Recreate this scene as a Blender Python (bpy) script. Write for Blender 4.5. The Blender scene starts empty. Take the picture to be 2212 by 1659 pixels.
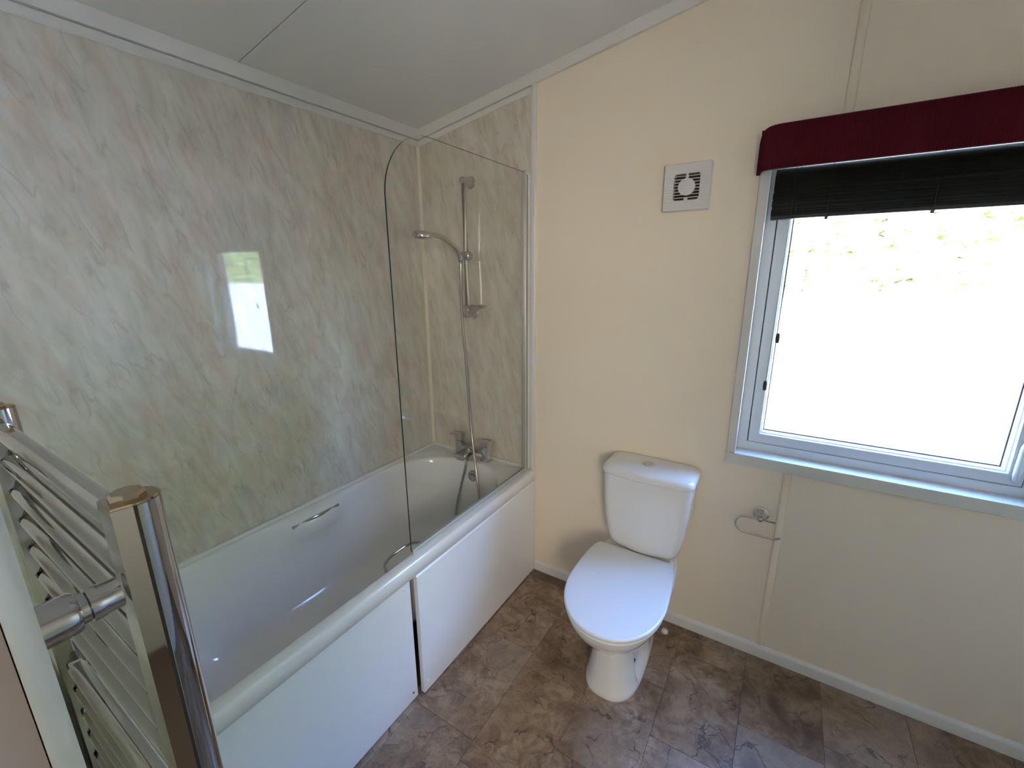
import bpy, bmesh, math, random
from mathutils import Vector, Matrix
random.seed(7)
PI = math.pi
sc = bpy.context.scene
COL = sc.collection

# ------------------------------------------------------------------ camera, sky, sun, exposure
cd = bpy.data.cameras.new('camera'); cam = bpy.data.objects.new('camera', cd); COL.objects.link(cam)
CAM = (1.7179, -1.8416, 1.5958); YAW, PITCH, ROLL, FPX = -0.5617, -0.2508, -0.0076, 940.62
def _cam():
    cy, sy, cp, sp = math.cos(YAW), math.sin(YAW), math.cos(PITCH), math.sin(PITCH)
    f = Vector((sy*cp, cy*cp, sp)); r = Vector((cy, -sy, 0)); u = r.cross(f)
    cr, sr = math.cos(ROLL), math.sin(ROLL)
    R = r*cr + u*sr; U = -r*sr + u*cr
    m = Matrix((R, U, -f)).transposed().to_4x4(); m.translation = CAM
    return m
cam.matrix_world = _cam()
cd.sensor_fit = 'HORIZONTAL'; cd.sensor_width = 36; cd.lens = FPX/2212*36; cd.clip_start = 0.005; cd.clip_end = 200
sc.camera = cam

world = bpy.data.worlds.new('sky'); sc.world = world; world.use_nodes = True
wn = world.node_tree; wn.nodes.clear()
sky = wn.nodes.new('ShaderNodeTexSky'); sky.sky_type = 'NISHITA'; sky.sun_disc = False
sky.sun_elevation = math.radians(52); sky.sun_rotation = math.radians(195); sky.air_density = 1.0; sky.dust_density = 0.3; sky.ozone_density = 2.5
bg = wn.nodes.new('ShaderNodeBackground'); bg.inputs['Strength'].default_value = 1.85
wo = wn.nodes.new('ShaderNodeOutputWorld')
wb_ = wn.nodes.new('ShaderNodeMix'); wb_.data_type = 'RGBA'; wb_.blend_type = 'MULTIPLY'; wb_.inputs[0].default_value = 1.0
wb_.inputs[7].default_value = (.80, .94, 1.14, 1)        # camera white balance: warm interior light reads neutral, open sky reads blue
wn.links.new(sky.outputs[0], wb_.inputs[6]); wn.links.new(wb_.outputs[2], bg.inputs[0]); wn.links.new(bg.outputs[0], wo.inputs[0])
sl = bpy.data.lights.new('sun', 'SUN'); sl.energy = 10.0; sl.color = (1.0, 0.93, 0.82); sl.angle = math.radians(0.6)
so = bpy.data.objects.new('sun', sl); COL.objects.link(so); so.location = (0, -6, 10)
so.rotation_euler = Vector((0.28, 0.62, -0.82)).to_track_quat('-Z', 'Y').to_euler()
# sky portal filling the window opening (guides sky light sampling, emits nothing itself)
pl = bpy.data.lights.new('window_portal', 'AREA'); pl.shape = 'RECTANGLE'; pl.size = 0.80; pl.size_y = 1.05
po = bpy.data.objects.new('window_portal', pl); COL.objects.link(po); po.location = (2.02, 0.15, 1.42); po.rotation_euler = (-PI/2, 0, 0)
pl.cycles.is_portal = True
# soft fill light added in the unseen hall, brightens the back wall through the doorway
hl = bpy.data.lights.new('hall_fill', 'AREA'); hl.shape = 'RECTANGLE'; hl.size = 0.6; hl.size_y = 1.2; hl.energy = 8.0; hl.color = (1.0, 0.90, 0.77)
ho = bpy.data.objects.new('hall_fill', hl); COL.objects.link(ho); ho.location = (2.62, -3.1, 1.6); ho.rotation_euler = Vector((-.62, 1.0, 0)).to_track_quat('-Z', 'Z').to_euler()
sc.cycles.max_bounces = 14; sc.cycles.diffuse_bounces = 8; sc.cycles.glossy_bounces = 6; sc.cycles.transmission_bounces = 8
sc.cycles.transparent_max_bounces = 16; sc.cycles.caustics_reflective = False; sc.cycles.sample_clamp_indirect = 6.0
sc.cycles.use_denoising = True
sc.view_settings.view_transform = 'Standard'; sc.view_settings.look = 'None'
sc.view_settings.gamma = 1.0; sc.view_settings.use_curve_mapping = False
sc.view_settings.exposure = 2.68

# ------------------------------------------------------------------ node helpers / materials
def mat(name, col=(.8, .8, .8), rough=.5, metal=0., spec=.5, coat=0., coat_rough=.05):
    m = bpy.data.materials.new(name); m.use_nodes = True
    b = m.node_tree.nodes['Principled BSDF']
    b.inputs['Base Color'].default_value = (*col, 1); b.inputs['Roughness'].default_value = rough
    b.inputs['Metallic'].default_value = metal; b.inputs['Specular IOR Level'].default_value = spec
    b.inputs['Coat Weight'].default_value = coat; b.inputs['Coat Roughness'].default_value = coat_rough
    return m
class NT:
    def __init__(s, m): s.t = m.node_tree; s.b = s.t.nodes.get('Principled BSDF')
    def n(s, typ, **kw):
        x = s.t.nodes.new(typ)
        for k, v in kw.items(): setattr(x, k, v)
        return x
    def l(s, a, b): s.t.links.new(a, b)
    def math(s, op, a, b=None, c=None):
        x = s.n('ShaderNodeMath', operation=op)
        for i, v in enumerate((a, b, c)):
            if v is None: continue
            if isinstance(v, (int, float)): x.inputs[i].default_value = v
            else: s.l(v, x.inputs[i])
        return x.outputs[0]
    def noise(s, vec, scale, detail=4, rough=.5, dist=0.):
        x = s.n('ShaderNodeTexNoise'); s.l(vec, x.inputs['Vector'])
        x.inputs['Scale'].default_value = scale; x.inputs['Detail'].default_value = detail
        x.inputs['Roughness'].default_value = rough; x.inputs['Distortion'].default_value = dist
        return x.outputs['Fac']
    def ramp(s, f, stops):
        x = s.n('ShaderNodeValToRGB'); s.l(f, x.inputs[0]); e = x.color_ramp.elements
        while len(e) < len(stops): e.new(.5)
        for i, (p, c) in enumerate(stops):
            e[i].position = p; e[i].color = (*c, 1) if len(c) == 3 else c
        return x.outputs[0]
    def mix(s, f, a, b, mode='MIX'):
        x = s.n('ShaderNodeMix', data_type='RGBA', blend_type=mode)
        for sock, v in ((x.inputs[0], f), (x.inputs[6], a), (x.inputs[7], b)):
            if isinstance(v, (int, float)): sock.default_value = v
            elif isinstance(v, tuple): sock.default_value = (*v, 1)
            else: s.l(v, sock)
        return x.outputs[2]
    def bump(s, h, strength, dist=.002):
        x = s.n('ShaderNodeBump'); x.inputs['Strength'].default_value = strength; x.inputs['Distance'].default_value = dist
        s.l(h, x.inputs['Height']); s.l(x.outputs[0], s.b.inputs['Normal']); return x
    def pos(s): return s.n('ShaderNodeNewGeometry').outputs['Position']
    def combine(s, x, y, z):
        c = s.n('ShaderNodeCombineXYZ')
        for i, v in enumerate((x, y, z)):
            if isinstance(v, (int, float)): c.inputs[i].default_value = v
            else: s.l(v, c.inputs[i])
        return c.outputs[0]

def m_wallpaper():
    m = mat('cream_wallboard', (.70, .60, .485), .5, spec=.35); t = NT(m); p = t.pos()
    sp = t.n('ShaderNodeSeparateXYZ'); t.l(p, sp.inputs[0])
    n1 = t.noise(t.combine(t.math('MULTIPLY', sp.outputs[0], 90.), 0., t.math('MULTIPLY', sp.outputs[2], 900.)), 1., 2)
    n2 = t.noise(t.combine(t.math('MULTIPLY', sp.outputs[0], 900.), 3., t.math('MULTIPLY', sp.outputs[2], 90.)), 1., 2)
    t.bump(t.math('ADD', n1, n2), .12, .0006)
    c = t.ramp(t.noise(p, 1.5, 2), [(.3, (.805, .71, .585)), (.7, (.83, .73, .605))])
    t.l(c, t.b.inputs['Base Color']); return m
def m_marble():
    m = mat('marble_effect_panel', (.6, .57, .5), .035, spec=.5); t = NT(m); p = t.pos()
    sp = t.n('ShaderNodeSeparateXYZ'); t.l(p, sp.inputs[0])
    u = t.math('ADD', sp.outputs[0], sp.outputs[1]); v = sp.outputs[2]
    a = math.radians(15)
    ac = t.math('ADD', t.math('MULTIPLY', u, math.cos(a)), t.math('MULTIPLY', v, math.sin(a)))
    al = t.math('SUBTRACT', t.math('MULTIPLY', u, math.sin(a)), t.math('MULTIPLY', v, math.cos(a)))
    def st(sx, sy, off): return t.combine(t.math('MULTIPLY', ac, sx), t.math('MULTIPLY', al, sy), off)
    soft = t.noise(st(26, 6.5, 0.), 1., 5, .6, .5)
    base = t.ramp(soft, [(.28, (.495, .468, .405)), (.45, (.575, .55, .487)), (.58, (.625, .603, .545)), (.78, (.68, .662, .61))])
    cloud = t.noise(st(6, 3.2, 5.), 1., 4, .55, .6)
    base = t.mix(.6, base, t.ramp(cloud, [(.32, (.90, .89, .87)), (.5, (1, 1, 1)), (.70, (1.06, 1.06, 1.07))]), 'MULTIPLY')
    hue = t.noise(st(13, 4.0, 7.), 1., 4, .6, .4)
    base = t.mix(.8, base, t.ramp(hue, [(.36, (1.02, .90, .86)), (.48, (1.02, .985, .955)), (.56, (1.0, 1.0, .97)), (.70, (.985, .985, .90))]), 'MULTIPLY')
    # short dark and warm flecks along the streak direction
    def veins(sx, sy, o, wid, g0, g1, amt, colr, base):
        vn = t.noise(st(sx, sy, o), 1., 2, .45, .25)
        d = t.math('ABSOLUTE', t.math('SUBTRACT', vn, .5))
        line = t.ramp(d, [(0., (1, 1, 1)), (wid*.4, (.35, .35, .35)), (wid, (0, 0, 0))])
        gate = t.ramp(t.noise(st(sx*.8, sy*1.5, o+8), 1., 2), [(g0, (0, 0, 0)), (g1, (1, 1, 1))])
        return t.mix(t.math('MULTIPLY', t.math('MULTIPLY', line, gate), amt), base, colr)
    base = veins(20, 5.2, 3., .045, .44, .62, .48, (.36, .30, .245), base)
    base = veins(14, 4.0, 13., .08, .46, .66, .42, (.50, .375, .30), base)
    t.l(base, t.b.inputs['Base Color'])
    t.bump(t.noise(st(6, 4, 2.), 1., 2), .012, .004)
    return m
def m_tile():
    m = mat('slate_effect_vinyl', (.25, .2, .16), .33, spec=.5); t = NT(m)
    oi = t.n('ShaderNodeObjectInfo'); p = t.pos()
    off = t.n('ShaderNodeVectorMath', operation='ADD'); t.l(p, off.inputs[0])
    r = oi.outputs['Random']
    t.l(t.combine(t.math('MULTIPLY', r, 37.), t.math('MULTIPLY', r, 91.), t.math('MULTIPLY', r, 13.)), off.inputs[1])
    q = off.outputs[0]
    big = t.noise(q, 4.2, 6, .62, .9)
    c = t.ramp(big, [(.28, (.115, .071, .044)), (.42, (.215, .146, .098)), (.52, (.305, .222, .158)), (.62, (.38, .30, .235)), (.76, (.47, .40, .34))])
    med = t.noise(q, 17., 6, .65, 1.4)
    c = t.mix(t.ramp(med, [(.40, (.55, .55, .55)), (.56, (0, 0, 0))]), c, (.095, .06, .042))
    gr = t.noise(q, 2.6, 3, .5, .5)
    c = t.mix(t.ramp(gr, [(.49, (0, 0, 0)), (.68, (.55, .55, .55))]), c, (.325, .278, .25))
    # cracks
    w = t.n('ShaderNodeVectorMath', operation='SCALE'); w.inputs['Scale'].default_value = .22
    nz = t.n('ShaderNodeTexNoise'); t.l(q, nz.inputs['Vector']); nz.inputs['Scale'].default_value = 9.; nz.inputs['Detail'].default_value = 6
    t.l(nz.outputs['Color'], w.inputs[0])
    ad = t.n('ShaderNodeVectorMath', operation='ADD'); t.l(q, ad.inputs[0]); t.l(w.outputs[0], ad.inputs[1])
    vo = t.n('ShaderNodeTexVoronoi', feature='DISTANCE_TO_EDGE'); t.l(ad.outputs[0], vo.inputs['Vector']); vo.inputs['Scale'].default_value = 6.5
    cr = t.ramp(vo.outputs['Distance'], [(0., (1, 1, 1)), (.013, (.7, .7, .7)), (.03, (0, 0, 0))])
    gt = t.ramp(t.noise(q, 11., 3), [(.48, (0, 0, 0)), (.60, (1, 1, 1))])
    crack = t.math('MULTIPLY', cr, gt)
    c = t.mix(t.math('MULTIPLY', crack, .85), c, (.05, .032, .024))
    tone = t.math('FRACT', t.math('MULTIPLY', r, 7.31))
    c = t.mix(1., c, t.ramp(tone, [(0., (.86, .80, .72)), (.35, (1.02, .93, .82)), (.6, (.92, .88, .83)), (1., (1.06, 1.01, .96))]), 'MULTIPLY')
    fine = t.noise(q, 120., 3, .6)
    c = t.mix(.22, c, t.ramp(fine, [(.3, (.45, .45, .45)), (.7, (1.3, 1.3, 1.3))]), 'MULTIPLY')
    t.l(c, t.b.inputs['Base Color'])
    h = t.math('SUBTRACT', t.math('ADD', t.math('MULTIPLY', med, .6), t.math('MULTIPLY', big, .8)), t.math('MULTIPLY', crack, .5))
    t.bump(h, .45, .0035); return m
def m_glass(name, tint):
    m = bpy.data.materials.new(name); m.use_nodes = True; t = NT(m); t.t.nodes.remove(t.b)
    tr = t.n('ShaderNodeBsdfTransparent'); tr.inputs[0].default_value = (*tint, 1)
    gl = t.n('ShaderNodeBsdfGlossy'); gl.inputs['Roughness'].default_value = .012
    lw = t.n('ShaderNodeLayerWeight')                     # thin pane: Schlick reflectance, same from both sides
    fr = t.math('ADD', t.math('MULTIPLY', t.math('POWER', lw.outputs['Facing'], 5.), .96), .04)
    mx = t.n('ShaderNodeMixShader'); t.l(fr, mx.inputs[0]); t.l(tr.outputs[0], mx.inputs[1]); t.l(gl.outputs[0], mx.inputs[2])
    t.l(mx.outputs[0], t.t.nodes['Material Output'].inputs[0]); return m
def m_chrome(name, col, rough):
    m = mat(name, col, rough, 1.0); t = NT(m)
    n = t.noise(t.pos(), 40., 4)
    t.l(t.ramp(n, [(.35, (rough*.7,)*3), (.75, (rough*1.6,)*3)]), t.b.inputs['Roughness']); return m
def m_leaf():
    m = bpy.data.materials.new('hedge_leaves'); m.use_nodes = True; t = NT(m); t.t.nodes.remove(t.b)
    c = t.ramp(t.noise(t.pos(), 5., 4), [(.3, (.46, .54, .24)), (.7, (.66, .70, .40))])
    d = t.n('ShaderNodeBsdfDiffuse'); tr = t.n('ShaderNodeBsdfTranslucent'); t.l(c, d.inputs[0]); t.l(c, tr.inputs[0])
    mx = t.n('ShaderNodeMixShader'); mx.inputs[0].default_value = .45; t.l(d.outputs[0], mx.inputs[1]); t.l(tr.outputs[0], mx.inputs[2])
    t.l(mx.outputs[0], t.t.nodes['Material Output'].inputs[0]); return m
def m_hose():
    m = mat('hose_metal', (.50, .47, .44), .28, 1.0); t = NT(m)
    w = t.n('ShaderNodeTexWave', bands_direction='Z'); t.l(t.pos(), w.inputs['Vector']); w.inputs['Scale'].default_value = 130.
    t.l(t.ramp(w.outputs['Fac'], [(.2, (.36, .32, .28)), (.8, (.62, .58, .54))]), t.b.inputs['Base Color'])
    return m
M = dict(
    wall=m_wallpaper(), marble=m_marble(), tile=m_tile(),
    alu=mat('satin_aluminium', (.62, .60, .58), .42, .85), arch=mat('architrave_paint', (.28, .265, .225), .45), hall=mat('hall_wall_paint', (.52, .56, .58), .7),
    rail_m=mat('dull_chrome_rail', (.60, .58, .57), .24, 1.0),
    tapm=m_chrome('aged_chrome', (.62, .61, .59), .20),
    subfloor=mat('floor_underlay', (.07, .055, .045), .8),
    ceil=mat('ceiling_board', (.70, .695, .67), .6, spec=.3),
    white=mat('white_pvc', (.68, .68, .67), .32), trimw=mat('white_trim_paint', (.66, .65, .62), .38),
    skirt=mat('white_skirting', (.72, .70, .69), .4),
    sealant=mat('cream_sealant', (.66, .59, .46), .5),
    acrylic=mat('white_acrylic', (.755, .745, .745), .12, coat=.4), panel=mat('white_bath_panel', (.80, .81, .83), .28),
    cera=mat('white_ceramic', (.73, .72, .71), .09, coat=.5), seatp=mat('white_seat_plastic', (.72, .73, .75), .22),
    chrome=m_chrome('chrome', (.47, .465, .45), .04), satin=m_chrome('worn_chrome', (.66, .65, .63), .16),
    brass=m_chrome('tarnished_plug_metal', (.42, .35, .25), .15),
    hose=m_hose(), black=mat('black_slat', (.020, .020, .017), .30, spec=.5), rail=mat('black_bottom_rail', (.028, .024, .022), .45),
    cord=mat('dark_cord', (.05, .05, .035), .7), toggle=mat('brown_cord_toggle', (.055, .035, .025), .45),
    fabric=mat('maroon_ribbed_fabric', (.075, .006, .013), .85, spec=.15),
    fanw=mat('white_fan_plastic', (.66, .635, .62), .45), dark=mat('dark_cavity', (.035, .022, .015), .6), hole=mat('black_hole', (.01, .01, .012), .7),
    gasket=mat('grey_gasket', (.10, .09, .10), .6), lining=mat('door_lining', (.13, .115, .108), .6),  # lining: dark tone carries the shade on the door jamb
    glass=m_glass('clear_glass', (.975, .985, .978)), pane=m_glass('window_glass', (.97, .98, .98)), gedge=mat('green_glass_edge', (.018, .04, .034), .08, spec=.7),
    seal=mat('clear_rubber_seal', (.45, .46, .43), .3),
    gravel=mat('dry_ground', (.24, .20, .14), .9), fence=mat('white_fence_board', (.82, .80, .80), .6), leaf=m_leaf(), wood=mat('hedge_stems', (.1, .07, .04), .8),
)
NT(M['gasket'])

# ------------------------------------------------------------------ mesh helpers
def obj(name, bm, m, parent=None, smooth=False, auto=None, bevel=0, bseg=2, label=None):
    bmesh.ops.recalc_face_normals(bm, faces=bm.faces)
    me = bpy.data.meshes.new(name); bm.to_mesh(me); bm.free()
    o = bpy.data.objects.new(name, me); COL.objects.link(o)
    for mm in (m if isinstance(m, (list, tuple)) else [m]): me.materials.append(mm)
    if smooth or auto:
        me.shade_smooth()
        if auto: me.set_sharp_from_angle(angle=math.radians(auto))
    if bevel:
        b = o.modifiers.new('bevel', 'BEVEL'); b.width = bevel; b.segments = bseg; b.limit_method = 'ANGLE'; b.angle_limit = math.radians(40)
        if not (smooth or auto): me.shade_smooth(); me.set_sharp_from_angle(angle=math.radians(35))
        b.harden_normals = False
    if parent: o.parent = parent; o.matrix_parent_inverse = Matrix.Translation(-parent_loc(parent))
    if label: o['label'] = label
    return o
def parent_loc(p):
    v = Vector(p.location)
    return v + (parent_loc(p.parent) + p.matrix_parent_inverse.translation if p.parent else Vector((0, 0, 0)))
def thing(name, label, cat, loc, group=None):
    o = bpy.data.objects.new(name, None); COL.objects.link(o); o.location = loc; o.empty_display_size = .05
    o['label'] = label; o['category'] = cat
    if group: o['group'] = group
    return o
def tag(o, label=None, cat=None, kind=None):
    if label: o['label'] = label
    if cat: o['category'] = cat
    if kind: o['kind'] = kind
    return o
def struct(o): o['kind'] = 'structure'; return o
def box(bm, x0, x1, y0, y1, z0, z1):
    v = [bm.verts.new((x, y, z)) for z in (z0, z1) for y in (y0, y1) for x in (x0, x1)]
    for f in ((0, 2, 3, 1), (4, 5, 7, 6), (0, 1, 5, 4), (2, 6, 7, 3), (0, 4, 6, 2), (1, 3, 7, 5)): bm.faces.new([v[i] for i in f])
def bx(*a): bm = bmesh.new(); box(bm, *a); return bm
def loft(bm, loops, cap0=True, cap1=True, closed=True):
    rings = [[bm.verts.new(p) for p in L] for L in loops]; n = len(rings[0])
    for a, b in zip(rings, rings[1:]):
        for i in range(n if closed else n-1):
            j = (i+1) % n; bm.faces.new((a[i], a[j], b[j], b[i]))
    if cap0: bm.faces.new(rings[0])
    if cap1: bm.faces.new(rings[-1])
    return rings
def frame_of(d):
    d = d.normalized(); a = Vector((0, 0, 1)) if abs(d.z) < .9 else Vector((1, 0, 0))
    u = d.cross(a).normalized(); return u, u.cross(d).normalized()
def tube(bm, pts, r, n=12, caps=True):
    pts = [Vector(p) for p in pts]; rr = r if isinstance(r, (list, tuple)) else [r]*len(pts)
    loops = []; u = None
    for i, p in enumerate(pts):
        d = (pts[min(i+1, len(pts)-1)] - pts[max(i-1, 0)]).normalized()
        if u is None: u, v = frame_of(d)
        else:
            u = (u - d*u.dot(d)).normalized(); v = u.cross(d) * -1
            v = d.cross(u)
        loops.append([p + (u*math.cos(2*PI*k/n) + v*math.sin(2*PI*k/n))*rr[i] for k in range(n)])
    loft(bm, loops, caps, caps)
def lathe(bm, c, axis, prof, n=24):
    """prof: list of (distance along axis, radius)"""
    c = Vector(c); d = Vector(axis).normalized(); u, v = frame_of(d)
    loft(bm, [[c + d*h + (u*math.cos(2*PI*k/n) + v*math.sin(2*PI*k/n))*max(r, 1e-4) for k in range(n)] for h, r in prof])
def smooth_path(pts, sub=8):
    pts = [Vector(p) for p in pts]; out = []
    for i in range(len(pts)-1):
        p0, p1, p2, p3 = pts[max(i-1, 0)], pts[i], pts[i+1], pts[min(i+2, len(pts)-1)]
        for s in range(sub):
            t = s/sub
            out.append(.5*((2*p1) + (p2-p0)*t + (2*p0-5*p1+4*p2-p3)*t*t + (3*p1-p0-3*p2+p3)*t**3))
    return out + [pts[-1]]
def prism(bm, poly, f0, f1):
    """poly: 2D points; f0/f1 map (a,b) -> 3D for both ends"""
    loft(bm, [[f0(*p) for p in poly], [f1(*p) for p in poly]])
def rect_ring(bm, prof, x0, x1, z0, z1):
    """sweep profile [(inset, y)] around a rectangle in the xz plane with mitred corners"""
    loops = []
    for sx, sz in ((0, 0), (1, 0), (1, 1), (0, 1)):
        loops.append([((x1 - i if sx else x0 + i), y, (z1 - i if sz else z0 + i)) for i, y in prof])
    rings = [[bm.verts.new(p) for p in L] for L in loops]; n = len(prof)
    for k in range(4):
        a, b = rings[k], rings[(k+1) % 4]
        for i in range(n): j = (i+1) % n; bm.faces.new((a[i], a[j], b[j], b[i]))

# ------------------------------------------------------------------ room shell
XR, YF, ZW = 3.05, -1.8275, 2.262            # right wall, front wall face, springing of the sloped ceiling at x = 0
SL = 0.170                                 # ceiling slope
def cz(x): return 2.288 + SL*x
WX0, WX1, WZ0, WZ1 = 1.606, 2.448, 0.891, 1.985   # window opening
H = 0.597; BL = -1.70

fl = struct(obj('floor', bx(-.12, XR+.1, -3.2, .1, -.08, -.0015), M['subfloor']))
# vinyl tiles, each one a piece of the floor
TW, TL = .2608, .4275
TX0 = .969
cols = {}
offs = [-.28, -.070, -.146, -.371, -.153, -.372, -.300, -.205, -.36, -.12, -.4]
tile_meshes = {}
def tile(x0, x1, y0, y1):
    g = .0006
    key = (round(x1-x0, 4), round(y1-y0, 4))
    if key not in tile_meshes:
        bm = bmesh.new(); w, l = key; c = .0007
        loft(bm, [[(g, g, -.0015), (w-g, g, -.0015), (w-g, l-g, -.0015), (g, l-g, -.0015)],
                  [(g, g, -.0005), (w-g, g, -.0005), (w-g, l-g, -.0005), (g, l-g, -.0005)],
                  [(g+c, g+c, 0), (w-g-c, g+c, 0), (w-g-c, l-g-c, 0), (g+c, l-g-c, 0)]])
        o = obj('tile', bm, M['tile'], fl); tile_meshes[key] = o.data
    else:
        o = bpy.data.objects.new('tile', tile_meshes[key]); COL.objects.link(o); o.parent = fl
    o.location = (x0, y0, 0)
for ci in range(-2, 8):
    xa = TX0 + (ci-0)*TW; xb = xa + TW
    yo = offs[ci+2]
    xa2, xb2 = max(xa, .66), min(xb, XR)
    if xb2 - xa2 < .02: continue
    edges = [0.] + [yo - k*TL for k in range(0, 5)]
    edges = [e for e in edges if e > YF] + [YF]
    for a, b in zip(edges, edges[1:]):
        if a - b > .01: tile(xa2, xb2, b, a)
struct(fl)

# back wall: cream board with the window opening; thickness outwards
def wall_with_hole(x0, x1, ztop0, ztop1, y0, y1, hole):
    hx0, hx1, hz0, hz1 = hole; bm = bmesh.new()
    def zt(x): return ztop0 + (ztop1 - ztop0)*(x - x0)/(x1 - x0)
    for a, b, lo, hi in ((x0, hx0, 0, None), (hx1, x1, 0, None), (hx0, hx1, 0, hz0), (hx0, hx1, hz1, None)):
        ta, tb = (hi, hi) if hi is not None else (zt(a), zt(b))
        prism(bm, [(a, lo), (b, lo), (b, tb), (a, ta)], lambda x, z: (x, y0, z), lambda x, z: (x, y1, z))
    return bm
wb = struct(obj('wall_back', wall_with_hole(0, XR, cz(0)+.02, cz(XR)+.02, 0, .13, (WX0, WX1, WZ0, WZ1)), M['wall']))
bm = bmesh.new(); prism(bm, [(0.0, H), (.672, H), (.672, cz(.672)-.03), (0.0, cz(0)-.03)], lambda x, z: (x, -.004, z), lambda x, z: (x, .0, z))
obj('marble_panel', bm, M['marble'], wb, label='marble effect wet wall panel')
struct(obj('wall_left', bx(-.11, 0, -1.95, .11, 0, cz(0)+.03), M['marble']))
struct(obj('wall_right', bx(XR, XR+.1, YF-.10, .13, 0, cz(XR)+.03), M['wall']))
struct(obj('wall_hall_end', bx(XR, XR+.1, -3.2, YF-.10, 0, cz(XR)+.03), M['hall']))
# front wall with the doorway the photograph is taken from
bm = bmesh.new()
DX0, DX1, DH = 1.455, 2.21, 2.02
for a, b, lo in ((0, DX0, 0), (DX1, XR, 0), (DX0, DX1, DH)):
    prism(bm, [(a, lo), (b, lo), (b, cz(b)+.02), (a, cz(a)+.02)], lambda x, z: (x, YF, z), lambda x, z: (x, YF-.10, z))
struct(obj('wall_front', bm, M['wall']))
bm = bmesh.new(); box(bm, DX0-.001, DX0+.004, YF-.10, YF-.0005, 0, DH); box(bm, DX1-.004, DX1+.001, YF-.10, YF, 0, DH); box(bm, DX0, DX1, YF-.10, YF, DH-.004, DH+.001)
struct(obj('door_1', bm, M['lining']))
# moulded architrave round the doorway
def architrave(name, x0, x1, z0, z1, mirror=False):
    prof = [(0, 0), (.0035, 0.006), (.008, .0085), (.012, .0105), (.030, .0105), (.038, .0075), (.05, .006), (.055, 0)]
    bm = bmesh.new()
    s = -1 if not mirror else 1
    e = x1 if not mirror else x0
    loft(bm, [[(e + s*a, YF+b, z) for a, b in prof] for z in (z0, z1)])
    return struct(obj(name, bm, M['arch'], auto=50))
architrave('trim_1', DX0-.05, DX0+.006, 0, DH+.05)
architrave('trim_2', DX1-.006, DX1+.05, 0, DH+.05, True)
# hall behind the doorway
bm = bmesh.new(); box(bm, -.12, XR+.1, -3.3, -3.2, 0, 2.9)
struct(obj('wall_hall', bm, M['hall']))
struct(obj('wall_hall_side', bx(.6, .7, -3.2, YF-.1, 0, 2.7), M['hall']))
# ceiling: two boards with a visible seam at y = -0.89
def ceil_board(name, y0, y1):
    bm = bmesh.new(); prism(bm, [(-.12, cz(-.12)), (XR+.1, cz(XR+.1)), (XR+.1, cz(XR+.1)+.06), (-.12, cz(-.12)+.06)], lambda x, z: (x, y0, z), lambda x, z: (x, y1, z))
    return bm
ce = struct(obj('ceiling', ceil_board('c', -.888, .11), M['ceil']))
obj('ceiling_board', ceil_board('c', -3.3, -.8915), M['ceil'], ce)
bm = bmesh.new(); prism(bm, [(-.12, cz(-.12)+.004), (XR, cz(XR)+.004), (XR, cz(XR)+.05), (-.12, cz(-.12)+.05)], lambda x, z: (x, -.893, z), lambda x, z: (x, -.886, z))
obj('seam_strip', bm, M['dark'], ce)
# coving along the left wall (upper moulding + flat strip below) and up the back wall
def cov_prof(o): return [(0, 0), (0, -.036), (.0135, -.036), (.0155, -.032), (.030, -.009), (.032, 0)] if o else [(0, -.0385), (0, -.066), (.005, -.066), (.0085, -.063), (.0085, -.041), (.006, -.0385)]
for i, up in enumerate((True, False)):
    bm = bmesh.new(); z0 = cz(0)
    loft(bm, [[(a, y, z0 + SL*a + b) for a, b in cov_prof(up)] for y in (YF, 0.)])
    struct(obj('trim_%d' % (3+i), bm, M['trimw'], auto=35))
    bm = bmesh.new(); xe = XR if up else .676
    loft(bm, [[(x, -a, cz(x) + b) for a, b in cov_prof(up)] for x in (0., xe)])
    struct(obj('trim_%d' % (5+i), bm, M['trimw'], auto=35))
# white edge strip between marble panel and cream wall, corner bead, bath sealing strips
bm = bmesh.new(); loft(bm, [[(.672, 0, z), (.672, -.009, z), (.676, -.012, z), (.692, -.012, z), (.697, -.008, z), (.697, 0, z)] for z in (.0, cz(.69)-.036)])
struct(obj('trim_7', bm, M['trimw'], auto=40))
bm = bmesh.new(); loft(bm, [[(0, 0, z), (0, -.016, z), (.004, -.012, z), (.011, -.006, z), (.014, 0, z)] for z in (H, cz(0)-.066)])
struct(obj('trim_8', bm, M['sealant'], auto=40))
# vertical cover strips over the wall board joint
def strip(name, x, z0, z1):
    prof = [(-.0135, 0), (-.0125, -.0035), (-.008, -.006), (0, -.007), (.008, -.006), (.0125, -.0035), (.0135, 0)]
    loops = []
    for k in range(6):
        a = (.12 + .88*k/5)*PI/2; loops.append([(x + px*math.sin(a), py*(.35+.65*math.sin(a)), z0 + .0135*(1-math.cos(a))) for px, py in prof])
    loops.append([(x + px, py, z1) for px, py in prof])
    bm = bmesh.new(); loft(bm, loops); return struct(obj(name, bm, M['wall'], smooth=True))
strip('trim_9', 1.796, .052, .8495)
strip('trim_10', 1.799, 2.0, cz(1.8)-.03)
# baseboards
def base(name, pts):
    bm = bmesh.new(); (xa, ya), (xb, yb) = pts; d = Vector((xb-xa, yb-ya, 0)).normalized(); nrm = Vector((d.y, -d.x, 0))
    prof = [(0, 0), (.013, 0), (.013, .040), (.011, .047), (.004, .054), (0, .055)]
    loft(bm, [[Vector((x, y, 0)) + nrm*a + Vector((0, 0, b)) for a, b in prof] for x, y in pts])
    return struct(obj(name, bm, M['skirt'], auto=30))
base('baseboard_back', ((.703, 0), (XR, 0)))
base('baseboard_right', ((XR, 0), (XR, YF)))
base('baseboard_front', ((DX0-.06, YF), (.703, YF)))

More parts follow.
